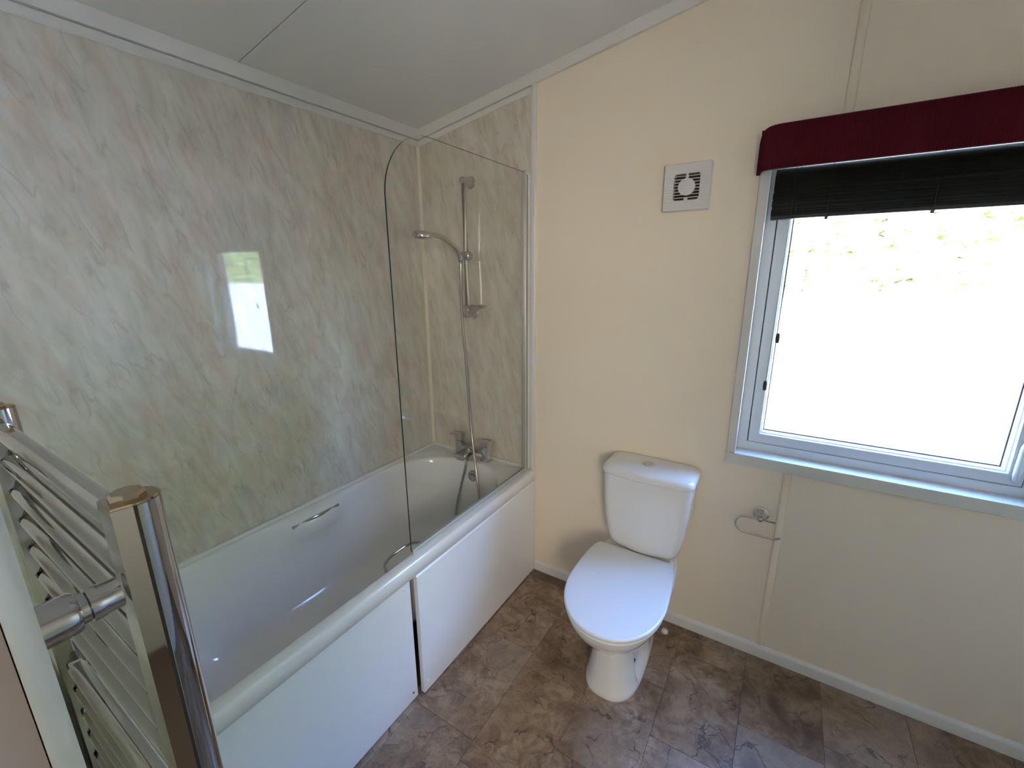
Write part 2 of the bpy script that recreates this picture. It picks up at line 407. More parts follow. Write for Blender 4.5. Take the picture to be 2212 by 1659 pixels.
# ------------------------------------------------------------------ window
win = struct(bpy.data.objects.new('window_1', None)); COL.objects.link(win); win.location = (2.02, 0, WZ0); win['kind'] = 'structure'
bm = bmesh.new(); box(bm, WX0-.027, WX1+.027, -.012, 0, WZ0-.042, WZ0+.001); o = obj('bottom_casing', bm, M['trimw'], win, bevel=.002)
bm = bmesh.new(); box(bm, WX0-.027, WX0+.001, -.0118, 0, WZ0+.0022, 1.99); obj('side_casing', bm, M['trimw'], win, bevel=.002)
bm = bmesh.new(); box(bm, WX1-.001, WX1+.027, -.0118, 0, WZ0+.0022, 1.99); obj('side_casing', bm, M['trimw'], win, bevel=.002)
bm = bmesh.new()   # reveal lining (sill, sides, head)
rect_ring(bm, [(0, -.0122), (.003, -.0122), (.003, .125), (0, .125)], WX0, WX1, WZ0, WZ1); obj('reveal', bm, M['white'], win)
FX0, FX1, FZ0, FZ1 = WX0+.003, WX1-.003, WZ0+.003, WZ1-.003
bm = bmesh.new(); rect_ring(bm, [(0, .060), (.0325, .060), (.034, .062), (.034, .1075), (.048, .1075), (.048, .125), (0, .125)], FX0, FX1, FZ0, FZ1)
obj('outer_frame', bm, M['white'], win, bevel=.001)
SX0, SX1, SZ0, SZ1 = FX0+.0372, FX1-.0372, FZ0+.0372, FZ1-.0372
bm = bmesh.new(); rect_ring(bm, [(0, .059), (.002, .055), (.036, .055), (.038, .057), (.038, .068), (.042, .070), (.0465, .086), (.0465, .105), (0, .105)], SX0, SX1, SZ0, SZ1)
sash = obj('sash', bm, M['white'], win)
bm = bmesh.new(); rect_ring(bm, [(-.0036, .072), (.0008, .072), (.0008, .078), (-.0036, .078)], SX0, SX1, SZ0, SZ1); obj('gap_seal', bm, M['gasket'], sash)
bm = bmesh.new(); rect_ring(bm, [(.0445, .086), (.050, .0875), (.050, .094), (.0445, .094)], SX0, SX1, SZ0, SZ1); obj('gasket', bm, M['gasket'], sash)
bm = bmesh.new(); box(bm, SX0+.045, SX1-.045, .090, .094, SZ0+.045, SZ1-.045); obj('pane', bm, M['pane'], sash)
bm = bmesh.new()   # sash handle on the right stile
loft(bm, [[(SX1-.019 + a*w, .055 - d, z) for a, d in ((-1, 0), (-.8, .010), (0, .014), (.8, .010), (1, 0))] for z, w in ((.945, .004), (.952, .009), (.97, .011), (1.06, .010), (1.075, .006))])
obj('sash_handle', bm, M['white'], sash, smooth=True, label='white lever handle on the right stile')

# ------------------------------------------------------------------ outside (sunlit, seen blown out through the glass)
struct(obj('ground_outside', bx(-25, 40, .6, 60, -.75, -.60), M['gravel']))
fe = thing('garden_fence', 'long white board fence standing beyond the bathroom window', 'fence', (6, 4.6, -.6))
bd = None
for k in range(60):
    x = -6 + k*.34
    if bd is None:
        bm = bmesh.new(); prism(bm, [(0, 0), (.33, 0), (.33, 1.94), (.165, 1.97), (0, 1.94)], lambda a, z: (a, 0, z), lambda a, z: (a, .03, z))
        bd = obj('fence_board', bm, M['fence'], fe); bd.matrix_parent_inverse = Matrix.Translation((-6, -4.6, .6)); o = bd
    else:
        o = bd.copy(); COL.objects.link(o)
    o.location = (x, 4.6, -.6)
bm = bmesh.new(); box(bm, -6, 14.4, 4.63, 4.68, .9, 1.0); box(bm, -6, 14.4, 4.63, 4.68, -.2, -.1); obj('rail', bm, M['fence'], fe)
rnd = random.Random(3)
h = thing('hedge', 'tall green leafy hedge growing beyond the white garden fence', 'hedge', (6, 7.2, -.6))
bm = bmesh.new(); bs = bmesh.new()
for k in range(9):
    x0, x1, z1 = -5 + k*2.75, -2.25 + k*2.75, 5.2 + .4*math.sin(k*2.1) + max(0, k-3)*.7  # unseen height, raised towards the right to keep low sky light off the marble
    for _ in range(7500):
        p = Vector((rnd.uniform(x0-.15, x1+.15), 7.2 + rnd.gauss(0, .14), -.4 + rnd.random()**.8*(z1+.4) + .25*math.sin(3*x0)))
        n = Vector((rnd.gauss(0, .8), rnd.gauss(0, .6)-1.0, rnd.gauss(0, .8)+.7)).normalized(); u, v = frame_of(n); t_ = rnd.uniform(.09, .17)
        bm.faces.new([bm.verts.new(p + a) for a in (u*t_, v*t_*.55, -u*t_, -v*t_*.55)])
    for j in range(3):
        x = x0 + (j+.5)*.9; tube(bs, [(x, 7.2, -.6), (x+.05, 7.2, z1*.5), (x-.05, 7.3, z1*.85)], [.05, .035, .01], 7)
f = obj('foliage', bm, M['leaf'], h); f['kind'] = 'stuff'
f = obj('stems', bs, M['wood'], h); f['kind'] = 'stuff'

# ------------------------------------------------------------------ bathtub
def rrect(x0, x1, y0, y1, rad, seg=14, nx=10, ny=60):
    """outline, counter clockwise from the low corner; rad = radii at (x0y0, x1y0, x1y1, x0y1); fixed point count"""
    r00, r10, r11, r01 = rad; P = []
    def arc(cx, cy, r, a0):
        for k in range(seg): a = a0 + (PI/2)*k/(seg-1); P.append((cx + r*math.cos(a), cy + r*math.sin(a)))
    def edge(a, b, n):
        for k in range(1, n): t = k/n; P.append((a[0]+(b[0]-a[0])*t, a[1]+(b[1]-a[1])*t))
    arc(x0+r00, y0+r00, r00, PI); edge(P[-1], (x1-r10, y0), nx)
    arc(x1-r10, y0+r10, r10, 1.5*PI); edge(P[-1], (x1, y1-r11), ny)
    arc(x1-r11, y1-r11, r11, 0); edge(P[-1], (x0+r01, y1), nx)
    arc(x0+r01, y1-r01, r01, PI/2); edge(P[-1], (x0, y0+r00), ny)
    return P
tub = thing('bathtub', 'white bathtub along the marble wall with flat front panels and chrome grips', 'bathtub', (.35, -.85, 0))
OX0, OX1, OY0, OY1 = .0015, .703, BL, -.0045
loops = []
def outer(z, i): loops.append([(x, y, z) for x, y in rrect(OX0+i*.3, OX1-i, OY0+i*.3, OY1-i*.3, (.02, .02, .02, .012))])
outer(.538, .0035); outer(.540, .0008); outer(.575, .0); outer(.588, .0015); outer(.594, .005); outer(H, .0105)
def bump(y, c, w): return math.exp(-((y-c)/w)**4)
def inner(z, i, ifoot, itap, ledge=0., rs=1.):
    P = rrect(.030+i, .657-i, BL+.075+ifoot, -.098-itap, (.14*rs, .13*rs, .26*rs, .30*rs)); L = []
    for x, y in P:
        if x < .2 and ledge: x += ledge*bump(y, -.845, .135)
        L.append((x, y, z))
    loops.append(L)
inner(H, -.006, -.006, -.006); inner(.5955, -.001, -.001, -.001, .002); inner(.591, .004, .004, .003, .010); inner(.580, .007, .008, .006, .022)
inner(.562, .010, .014, .009, .034); inner(.54, .012, .020, .012, .040); inner(.515, .015, .030, .016, .040); inner(.49, .018, .04, .02, .026); inner(.46, .021, .055, .025, .010)
inner(.42, .026, .075, .03); inner(.36, .033, .11, .038, 0, .95); inner(.30, .042, .15, .048, 0, .9); inner(.25, .054, .19, .06, 0, .85)
inner(.215, .072, .225, .08, 0, .75); inner(.195, .10, .26, .11, 0, .65); inner(.186, .14, .31, .15, 0, .55); inner(.182, .20, .38, .22, 0, .4); inner(.180, .27, .5, .32, 0, .12)
bm = bmesh.new(); loft(bm, loops, False, True); obj('tub', bm, M['acrylic'], tub, auto=60)
# front panels with bevelled top, screw caps
def bath_panel(y0, y1, x, zt, caps):
    bm = bmesh.new(); loft(bm, [[(x-.018, y, .004), (x, y, .004), (x, y, zt-.010), (x-.003, y, zt-.004), (x-.008, y, zt), (x-.018, y, zt)] for y in (y0, y1)])
    pn = obj('front_panel', bm, M['panel'], tub, auto=25)
    for cy, czz, hole in caps:
        b2 = bmesh.new()
        if hole: lathe(b2, (x-.004, cy, czz), (1, 0, 0), [(0, .0045), (.0045, .0045), (.0048, .002)], 12); obj('screw_hole', b2, M['hole'], pn, label='dark open screw hole')
        else: lathe(b2, (x-.004, cy, czz), (1, 0, 0), [(0, .006), (.0055, .006), (.0075, .004), (.008, .001)], 16); obj('screw_cap', b2, M['panel'], pn, smooth=True)
    return pn
bath_panel(-.884, -.014, .702, .5375, [(-.866, .50, False), (-.862, .045, False)])
bath_panel(BL+.002, -.903, .684, .5375, [(-.932, .505, False), (-.925, .035, True)])
# overflow
bm = bmesh.new(); ov = (.383, -.122, .528)
lathe(bm, ov, (.04, -1, .14), [(0, .030), (.006, .030), (.010, .027), (.0105, .021), (.007, .019), (.007, .0)], 28); of = obj('overflow', bm, M['chrome'], tub, auto=40, label='round chrome overflow below the tap')
bm = bmesh.new()
for k in range(6):
    a = k*PI/3 + .3; lathe(bm, (ov[0]+.0115*math.cos(a), ov[1]-.0066-.0016*math.sin(a), ov[2]+.0115*math.sin(a)+.0008), (.04, -1, .14), [(0, .0042), (.0012, .0042)], 10)
obj('hole', bm, M['hole'], of)
# grip on the wall side (bowed chrome bar on two feet)
bm = bmesh.new(); gz = .556
pts = [(.060 + .012*math.sin(PI*t), -.958 + .228*t, gz + .004*math.sin(PI*t)) for t in [k/20 for k in range(21)]]
loops2 = []
for i, p in enumerate(pts):
    t = i/20; w = .0075 + .0015*math.sin(PI*t); h = .0065
    loops2.append([(p[0]+h*math.cos(a)*.8, p[1], p[2]+w*math.sin(a)) for a in [k*PI/6 for k in range(12)]])
loft(bm, loops2)
lathe(bm, (.040, -.945, gz-.003), (1, 0, 0), [(0, .008), (.022, .007)], 12); lathe(bm, (.040, -.745, gz-.003), (1, 0, 0), [(0, .008), (.022, .007)], 12)
obj('grip_handle', bm, M['chrome'], tub, smooth=True, label='bowed chrome grip bar on the wall side')
bm = bmesh.new(); g = smooth_path([(.662, -.966, .560), (.640, -.964, .578), (.612, -.945, .588), (.598, -.912, .590), (.595, -.868, .590), (.598, -.824, .590), (.612, -.791, .588), (.640, -.772, .578), (.662, -.770, .560)], 6)
tube(bm, g, .0058, 12)
for y in (-.966, -.770): lathe(bm, (.650, y, .568), (1, 0, -.5), [(-.004, .011), (.008, .013), (.018, .013)], 14)
obj('grip_handle', bm, M['chrome'], tub, smooth=True, label='chrome wire grip loop on the room side')
bm = bmesh.new()
loft(bm, [[(.001, y, H-.002), (.017, y, H-.002), (.017, y, H+.004), (.012, y, H+.011), (.001, y, H+.012)] for y in (BL+.002, -.003)])
loft(bm, [[(x, -.003, H-.002), (x, -.019, H-.002), (x, -.019, H+.004), (x, -.014, H+.011), (x, -.003, H+.012)] for x in (.004, .650)])
obj('sealing_strip', bm, M['trimw'], tub, auto=40, label='off-white sealing strip where the bath meets the wall panels')

# ------------------------------------------------------------------ bath mixer tap
tap = thing('bath_mixer_tap', 'square chrome bath mixer tap with two levers on the end of the bathtub', 'tap', (.335, -.05, H))
for x, lab in ((.240, None), (.424, None)):
    bm = bmesh.new(); box(bm, x-.027, x+.027, -.076, -.022, H+.0002, H+.006); obj('base_plate', bm, M['tapm'], tap, bevel=.001)
    bm = bmesh.new(); box(bm, x-.018, x+.018, -.068, -.031, H+.005, .684); obj('pillar', bm, M['tapm'], tap, bevel=.0015)
bm = bmesh.new()   # left lever raised, right lever flat: slabs reaching out sideways
loft(bm, [[(x, y, z) for x, y in ((.260, -.069), (.260, -.030), (.219, -.030), (.219, -.069))] for z in (.687, .716)])
loft(bm, [[(.262, y, .716), (.262, y, .7225), (.178, y, .7165), (.178, y, .711)] for y in (-.070, -.029)])
obj('lever', bm, M['tapm'], tap, bevel=.001)
bm = bmesh.new()
loft(bm, [[(.404, y, .686), (.444, y, .686), (.444, y, .710), (.404, y, .710)] for y in (-.069, -.030)])
loft(bm, [[(.446, y, .704), (.446, y, .711), (.366, y, .7115), (.366, y, .706)] for y in (-.070, -.029)])
obj('lever', bm, M['tapm'], tap, bevel=.001)
bm = bmesh.new(); box(bm, .256, .408, -.066, -.034, .634, .660); obj('bridge', bm, M['tapm'], tap, bevel=.002)
bm = bmesh.new(); box(bm, .290, .352, -.165, -.060, .630, .652); box(bm, .300, .342, -.158, -.132, .618, .632); obj('spout', bm, M['tapm'], tap, bevel=.0015)
bm = bmesh.new(); lathe(bm, (.330, -.085, .650), (0, 0, 1), [(0, .006), (.014, .006), (.015, .0035), (.032, .0035), (.033, .007), (.041, .007), (.042, .003)], 14); obj('diverter_knob', bm, M['tapm'], tap, auto=40)
bm = bmesh.new(); lathe(bm, (.338, -.115, .632), (0, .05, -1), [(0, .011), (.016, .011), (.017, .009), (.030, .009)], 14); obj('hose_outlet', bm, M['tapm'], tap, auto=40)

# ------------------------------------------------------------------ shower rail, soap dish, hand shower with hose
sr = thing('shower_rail', 'upright chrome shower rail on the marble panel with sliding holder and soap dish', 'shower rail', (.333, -.004, 1.38))
RX, RY = .333, -.060
bm = bmesh.new(); tube(bm, [(RX, RY, 1.375), (RX, RY, 2.03)], .0128, 20); obj('rail', bm, M['rail_m'], sr, auto=50)
for z in (1.392, 2.020):
    bm = bmesh.new(); lathe(bm, (RX, -.0045, z), (0, -1, 0), [(0, .029), (.004, .0295), (.007, .027), (.026, .0215), (.040, .0185), (.050, .0175), (.066, .0172), (.0715, .0160), (.073, .0125), (.0735, .0110), (.0735, .0)], 24)
    obj('wall_bracket', bm, M['rail_m'], sr, auto=45)
bm = bmesh.new(); lathe(bm, (RX-.036, RY, 1.676), (1, 0, 0), [(0, .012), (.003, .019), (.009, .0215), (.056, .0215), (.064, .0195), (.068, .013)], 26)
lathe(bm, (RX-.006, RY-.004, 1.676), (0, -1, .05), [(0, .014), (.020, .0155), (.036, .015)], 18)
sl_ = obj('slider', bm, M['rail_m'], sr, auto=45)
bm = bmesh.new(); box(bm, RX+.006, RX+.024, RY-.0218, RY-.0190, 1.6745, 1.6775); obj('slider_mark', bm, M['hole'], sl_)
bm = bmesh.new()   # soap dish: shallow oval tray clipped on the rail
def oval(cx, cy, a, b, z, n=28): return [(cx + a*math.cos(2*PI*k/n), cy + b*math.sin(2*PI*k/n), z) for k in range(n)]
cx, cy = RX+.055, RY-.012
loft(bm, [oval(cx, cy, .040, .026, 1.420), oval(cx, cy, .060, .040, 1.427), oval(cx, cy, .066, .045, 1.436), oval(cx, cy, .063, .042, 1.436), oval(cx, cy, .056, .036, 1.430), oval(cx, cy, .036, .022, 1.4255)])
lathe(bm, (RX, RY, 1.405), (0, 0, 1), [(0, .0135), (.002, .0145), (.028, .0145), (.030, .0135)], 20)
obj('soap_dish', bm, M['rail_m'], sr, auto=40, label='small oval chrome soap dish at the foot of the rail')

hs = thing('hand_shower', 'chrome hand shower with long metal hose hanging over the bathtub', 'shower head', (RX, RY-.05, 1.68))
hp = smooth_path([(RX-.006, RY-.036, 1.652), (RX-.006, RY-.046, 1.680), (RX-.006, RY-.085, 1.716), (RX-.006, RY-.155, 1.750), (RX-.006, RY-.215, 1.762), (RX-.006, RY-.255, 1.7605)], 7)
nh = len(hp)
bm = bmesh.new(); tube(bm, hp, [  .0118 + .0025*math.sin(PI*min(1, i/(nh-1)*1.1)) - .0025*(i/(nh-1)) for i in range(nh)], 16); obj('handle', bm, M['satin'], hs, smooth=True)
bm = bmesh.new(); hc = (RX-.006, RY-.295, 1.766); lathe(bm, hc, (0, -.10, -1), [(-.006, .004), (-.006, .022), (-.003, .036), (.004, .0425), (.012, .044), (.020, .043), (.022, .040), (.0215, .036), (.020, .0)], 32); hd = obj('head', bm, M['satin'], hs, auto=45)
bm = bmesh.new()
for rr, n in ((.010, 6), (.020, 12), (.029, 16)):
    for k in range(n):
        a = 2*PI*k/n; lathe(bm, (hc[0]+rr*math.cos(a), hc[1]-.002+rr*math.sin(a), hc[2]-.0195), (0, -.1, -1), [(0, .0014), (.0035, .001)], 6)
o = obj('nozzle', bm, M['gasket'], hd); o['kind'] = 'stuff'
hose = smooth_path([(RX-.006, RY-.034, 1.650), (.322, -.092, 1.58), (.310, -.080, 1.45), (.306, -.070, 1.33), (.312, -.058, 1.12), (.326, -.060, .86), (.352, -.078, .70), (.398, -.118, .58),
                    (.440, -.152, .425), (.452, -.180, .310), (.435, -.205, .238), (.390, -.212, .206), (.335, -.200, .228), (.289, -.168, .300), (.318, -.150, .46), (.336, -.130, .56), (.339, -.117, .606)], 8)
bm = bmesh.new(); tube(bm, hose, .0068, 10); obj('hose', bm, M['hose'], hs, smooth=True, label='ribbed metal hose looping into the bath')

# ------------------------------------------------------------------ glass shower screen
ss = thing('shower_screen', 'clear glass shower screen with rounded corner standing on the bathtub rim', 'shower screen', (.665, -.45, H))
GX0, GX1, GY0, GY1, GZ0, GZ1 = .662, .668, -.866, -.046, .611, 2.020
out = [(GY1, GZ0), (GY1, GZ1)]
R_ = .205
out += [(GY0 + R_ + R_*math.cos(PI/2 + k*PI/2/18), GZ1 - R_ + R_*math.sin(PI/2 + k*PI/2/18)) for k in range(19)] + [(GY0, GZ0)]
bm = bmesh.new(); a = [bm.verts.new((GX0, y, z)) for y, z in out]; b = [bm.verts.new((GX1, y, z)) for y, z in out]
bm.faces.new(a); bm.faces.new(b)
for i in range(len(out)):
    j = (i+1) % len(out); f = bm.faces.new((a[i], a[j], b[j], b[i])); f.material_index = 1
obj('glass_pane', bm, [M['glass'], M['gedge']], ss)
bm = bmesh.new(); box(bm, .657, .673, -.862, -.052, H+.0005, .606); loft(bm, [[(.660, y, .606), (.670, y, .606), (.670, y, .620), (.6685, y, .620), (.6685, y, .6115), (.6615, y, .6115), (.6615, y, .620), (.660, y, .620)] for y in (-.862, -.052)])
obj('bottom_seal', bm, M['seal'], ss)
bm = bmesh.new(); box(bm, .656, .674, -.060, -.044, H+.004, 2.028); obj('hinge_profile', bm, M['alu'], ss, bevel=.002)
bm = bmesh.new(); box(bm, .658, .672, -.046, -.036, H+.006, 2.012); obj('hinge_gasket', bm, M['gasket'], ss)
bm = bmesh.new(); box(bm, .653, .6715, -.037, -.0045, H+.002, 2.022); obj('wall_channel', bm, M['white'], ss, bevel=.003, label='white channel fixed to the wall')

# ------------------------------------------------------------------ toilet
TX = 1.296
wc = thing('toilet', 'white close-coupled toilet with closed lid against the cream wall', 'toilet', (TX, -.35, 0))
def D(yb, yf, hw, n=36, pf=2.25, wb=.74, ym=None):
    """toilet outline: flat-ish back at yb, round front at yf, half width hw; counter clockwise"""
    ym = yb + (yf - yb)*.46 if ym is None else ym; P = []
    R = []
    for k in range(n+1):      # front half, right side from widest to the nose
        a = PI/2*k/n; R.append((hw*math.cos(a)**(2/pf), ym + (yf-ym)*math.sin(a)**(2/pf)))
    B = []
    for k in range(1, 41):    # right side from the widest point back
        t = k/40; B.append((hw*(wb + (1-wb)*math.cos(t*PI/2)**.9), ym + (yb-ym)*math.sin(t*PI/2)**(1.0)))
    right = list(reversed(B)) + R
    return [(x, y) for x, y in right] + [(-x, y) for x, y in reversed(right[:-1])]
def dl(z, *a, **k): return [(TX+x, y, z) for x, y in D(*a, **k)]
bm = bmesh.new()
ped = [(0, -.10, -.536, .108, .7), (.010, -.10, -.538, .1085, .7), (.022, -.10, -.535, .106, .7)] + [(z, -.10, -.533 + .013*math.sin(min(1, (z-.022)/.15)*PI/2), .105 - .023*math.sin(min(1, (z-.022)/.18)*PI/2), .7 + .15*(z/.222)) for z in [.035 + .0134*k for k in range(15)]]
Ls = [dl(z, yb, yf, hw, wb=w, ym=-.36, pf=2.6) for z, yb, yf, hw, w in ped]
bowl = [(.232, -.06, -.546, .094, .95), (.242, -.05, -.566, .108, .95), (.262, -.04, -.588, .124, .9), (.29, -.03, -.612, .142, .82), (.32, -.03, -.635, .159, .74), (.35, -.03, -.652, .172, .70), (.372, -.03, -.660, .178, .70), (.386, -.03, -.661, .178, .70), (.391, -.033, -.656, .174, .70)]
Ls += [dl(z, yb, yf, hw, wb=w, ym=-.40) for z, yb, yf, hw, w in bowl]
# recess on both flanks of the pedestal, behind the rounded front
def sstep(a, b, x):
    t = max(0., min(1., (x-a)/(b-a))); return t*t*(3-2*t)
def flank(p):
    x, y, z = p; s = 1 if x > TX else -1
    if z < .236 and abs(x - TX) > .03:
        e = sstep(-.425, -.395, y) * (1 - sstep(-.33, -.24, y)); q = sstep(.0, .05, z) * (1 - .35*sstep(.12, .22, z))
        x -= s*.024*e*q
        x += s*.030*sstep(-.36, -.26, y)*sstep(.04, .16, z)
    return (x, y, z)
Ls = [[flank(p) for p in L] for L in Ls]
loft(bm, Ls); pan = obj('pan', bm, M['cera'], wc, auto=55)
for s in (-1, 1):
    bm = bmesh.new(); lathe(bm, (TX + s*.060, -.388, .088), (s, -.25, .05), [(0, .0085), (.0185, .0085), (.0187, .004)], 14); obj('fixing_hole', bm, M['hole'], pan, label='black disc standing for the floor fixing hole')  # solid black disc in place of the hole's dark depth
bm = bmesh.new(); lathe(bm, (TX+.128, -.085, 0.0005), (0, 0, 1), [(0, .016), (.008, .016), (.014, .012), (.016, .004)], 16); obj('floor_cap', bm, M['fanw'], wc, smooth=True, label='small white cap on the floor behind the pan')
bm = bmesh.new(); loft(bm, [[(TX+x, y, z) for x, y in ((-w, -.025), (w, -.025), (w, -.185), (w-.02, -.205), (-w+.02, -.205), (-w, -.185))] for z, w in ((.30, .095), (.345, .125), (.36, .14), (.412, .14))]); obj('cistern_shelf', bm, M['cera'], pan, bevel=.006)
bm = bmesh.new(); box(bm, TX+.128, TX+.146, -.150, -.128, .355, .409); br = obj('seat_bracket', bm, M['cera'], pan, bevel=.004)
bm = bmesh.new(); lathe(bm, (TX+.137, -.149, .398), (0, -1, 0), [(0, .0045), (.002, .0045), (.0025, .002)], 10); obj('screw', bm, M['hole'], br)
# seat and lid
def slab(name, z0, z1, ins, m, wb=.775, edge=.006):
    A = lambda z, i: [(x - (y+.43)*.045, y, zz) for x, y, zz in dl(z, -.176-i*.6, -.688+i, .190-i, wb=wb, ym=-.43, pf=2.12)]
    bm = bmesh.new(); loft(bm, [A(z0, ins+edge), A(z0+edge*.4, ins+edge*.2), A((z0+z1)/2, ins), A(z1-edge*.5, ins+edge*.15), A(z1-edge*.12, ins+edge*.55), A(z1, ins+edge*1.3), A(z1+.0012, ins+.05), A(z1+.002, ins+.12)])
    return obj(name, bm, m, wc, smooth=True)
slab('seat', .3925, .4085, .005, M['seatp'])
slab('lid', .4095, .4255, .001, M['seatp'])
for s in (-1, 1):
    bm = bmesh.new(); lathe(bm, (TX+s*.06, -.178, .4095), (1, 0, 0), [(-.02, .009), (.02, .009)], 14); obj('hinge', bm, M['seatp'], wc, auto=40)
# cistern and its lid
CXc = 1.309
def cis(z, hw, yf, r=.045, yb=-.012, bow=.012):
    P = []
    n = 10
    def arc(cx, cy, rx, ry, a0):
        for k in range(n): a = a0 + PI/2*k/(n-1); P.append((cx+rx*math.cos(a), cy+ry*math.sin(a)))
    rb = .008
    arc(hw-rb, yb-rb, rb, rb, 0); arc(-hw+rb, yb-rb, rb, rb, PI/2); arc(-hw+r, yf+r*.8, r, r*.8, PI); 
    for k in range(1, 10): t = k/10; P.append((-hw+r+(2*hw-2*r)*t, yf - bow*math.sin(PI*t)))
    arc(hw-r, yf+r*.8, r, r*.8, 1.5*PI)
    return [(CXc+x, y, z) for x, y in P]
bm = bmesh.new()
loft(bm, [cis(.414, .095, -.135, .04), cis(.416, .112, -.148), cis(.421, .127, -.157), cis(.432, .140, -.163), cis(.452, .150, -.168), cis(.49, .1595, -.172), cis(.55, .169, -.175), cis(.62, .176, -.177), cis(.69, .180, -.178), cis(.762, .182, -.179)])
obj('cistern', bm, M['cera'], wc, auto=60)
bm = bmesh.new()
loft(bm, [cis(.7625, .181, -.181), cis(.7635, .186, -.187), cis(.768, .189, -.191, .05), cis(.780, .189, -.191, .05), cis(.789, .186, -.188, .05), cis(.795, .180, -.181, .05), cis(.799, .170, -.170, .05), cis(.8015, .150, -.150, .05), cis(.8025, .11, -.12, .04)])
cl = obj('cistern_lid', bm, M['cera'], wc, auto=60)
bm = bmesh.new(); lathe(bm, (TX+.003, -.090, .802), (0, 0, 1), [(0, .024), (.003, .024), (.0045, .0225), (.0045, .0185), (.003, .018), (.003, .0175)], 28); fb = obj('flush_button', bm, M['alu'], cl, auto=40, label='round chrome flush button')
bm = bmesh.new(); lathe(bm, (TX+.003, -.090, .803), (0, 0, 1), [(0, .0172), (.003, .0172), (.004, .015), (.0042, .0)], 24); obj('button_centre', bm, M['tapm'], fb, auto=40)

# ------------------------------------------------------------------ toilet roll holder
rh = thing('toilet_roll_holder', 'empty chrome toilet roll holder with open loop on the cream wall', 'roll holder', (1.728, 0, .655))
bm = bmesh.new(); lathe(bm, (1.728, -.0005, .656), (0, -1, 0), [(0, .028), (.003, .0285), (.005, .027), (.006, .0245), (.009, .0240), (.011, .0215), (.016, .019), (.024, .011), (.030, .0085), (.036, .0085)], 30); ro = obj('rosette', bm, M['tapm'], rh, auto=40)
bm = bmesh.new(); lathe(bm, (1.745, -.0095, .650), (0, -1, 0), [(0, .0028), (.0022, .0028), (.0024, .001)], 10); obj('screw', bm, M['hole'], ro)
bm = bmesh.new(); lathe(bm, (1.728, -.034, .655), (0, -1, 0), [(0, .008), (.003, .010), (.012, .0115), (.018, .010), (.022, .006), (.0225, .001)], 22); obj('knob', bm, M['chrome'], rh, auto=50)
bm = bmesh.new(); yy = -.046; zt, zb = .654, .584; rr = (zt-zb)/2
pts = [(1.779, yy, zt), (1.72, yy, zt), (1.690, yy, zt)] + [(1.680 - rr*math.sin(a), yy, (zt+zb)/2 + rr*math.cos(a)) for a in [k*PI/14 for k in range(15)]] + [(1.70, yy, zb), (1.75, yy, zb), (1.778, yy, zb), (1.784, yy, zb+.002), (1.804, yy, zb+.012)]
tube(bm, pts, .0040, 12); obj('bar', bm, M['tapm'], rh, auto=60)

# ------------------------------------------------------------------ extractor fan
ef = thing('extractor_fan', 'square white slatted extractor fan on the cream wall left of the window', 'fan', (1.343, 0, 1.897))
FX, FZ, FS = 1.343, 1.897, .082
bm = bmesh.new()
def rsq(h, r, y, n=6):
    P = []
    for k, (sx, sz) in enumerate(((1, 1), (-1, 1), (-1, -1), (1, -1))):
        for j in range(n):
            a = k*PI/2 + PI/2*j/(n-1); P.append((FX + sx*(h-r) + r*math.cos(a), y, FZ + sz*(h-r) + r*math.sin(a)))
    return P
HO = .0455
loft(bm, [rsq(FS-.002, .004, -.0005), rsq(FS, .004, -.003), rsq(FS, .004, -.026), rsq(FS-.002, .004, -.029), rsq(HO, .010, -.029), rsq(HO, .010, -.004)], False, False)
fp = obj('face_plate', bm, M['fanw'], ef, auto=30)
bm = bmesh.new(); loft(bm, [rsq(HO-.0003, .010, -.0046), rsq(HO-.0003, .010, -.004)]); obj('cavity', bm, M['dark'], ef)
bm = bmesh.new()
for k in range(7):
    a = 2*PI*k/7; c, s = math.cos(a), math.sin(a)
    v = [bm.verts.new((FX + r*math.cos(a+t), y, FZ + r*math.sin(a+t))) for r, t, y in ((.014, 0, -.008), (.041, -.05, -.008), (.041, .45, -.014), (.014, .5, -.014))]; bm.faces.new(v)
obj('impeller', bm, M['dark'], ef)
bm = bmesh.new(); lathe(bm, (FX, -.016, FZ), (0, -1, 0), [(0, .030), (.0135, .030), (.014, .029)], 36); obj('hub_disc', bm, M['fanw'], ef, auto=40)
bm = bmesh.new(); box(bm, FX-.0045, FX+.0045, -.0292, -.018, FZ+.025, FZ+HO+.002); obj('stem', bm, M['fanw'], ef)
bm = bmesh.new(); box(bm, FX-.006, FX+.006, -.0292, -.018, FZ-HO-.002, FZ-.036); obj('stem', bm, M['fanw'], ef)
s0 = None
for k in range(10):
    z = FZ + .0475 - k*.01055
    if s0 is None:
        bm = bmesh.new(); loft(bm, [[(x, -.0275, -.0014), (x, -.0275, .0014), (x, -.0308, .0010), (x, -.0308, -.0010)] for x in (FX-FS+.001, FX+FS-.001)])
        s0 = obj('slat', bm, M['fanw'], ef); o = s0
    else: o = s0.copy(); COL.objects.link(o)
    o.location = (0, 0, z)

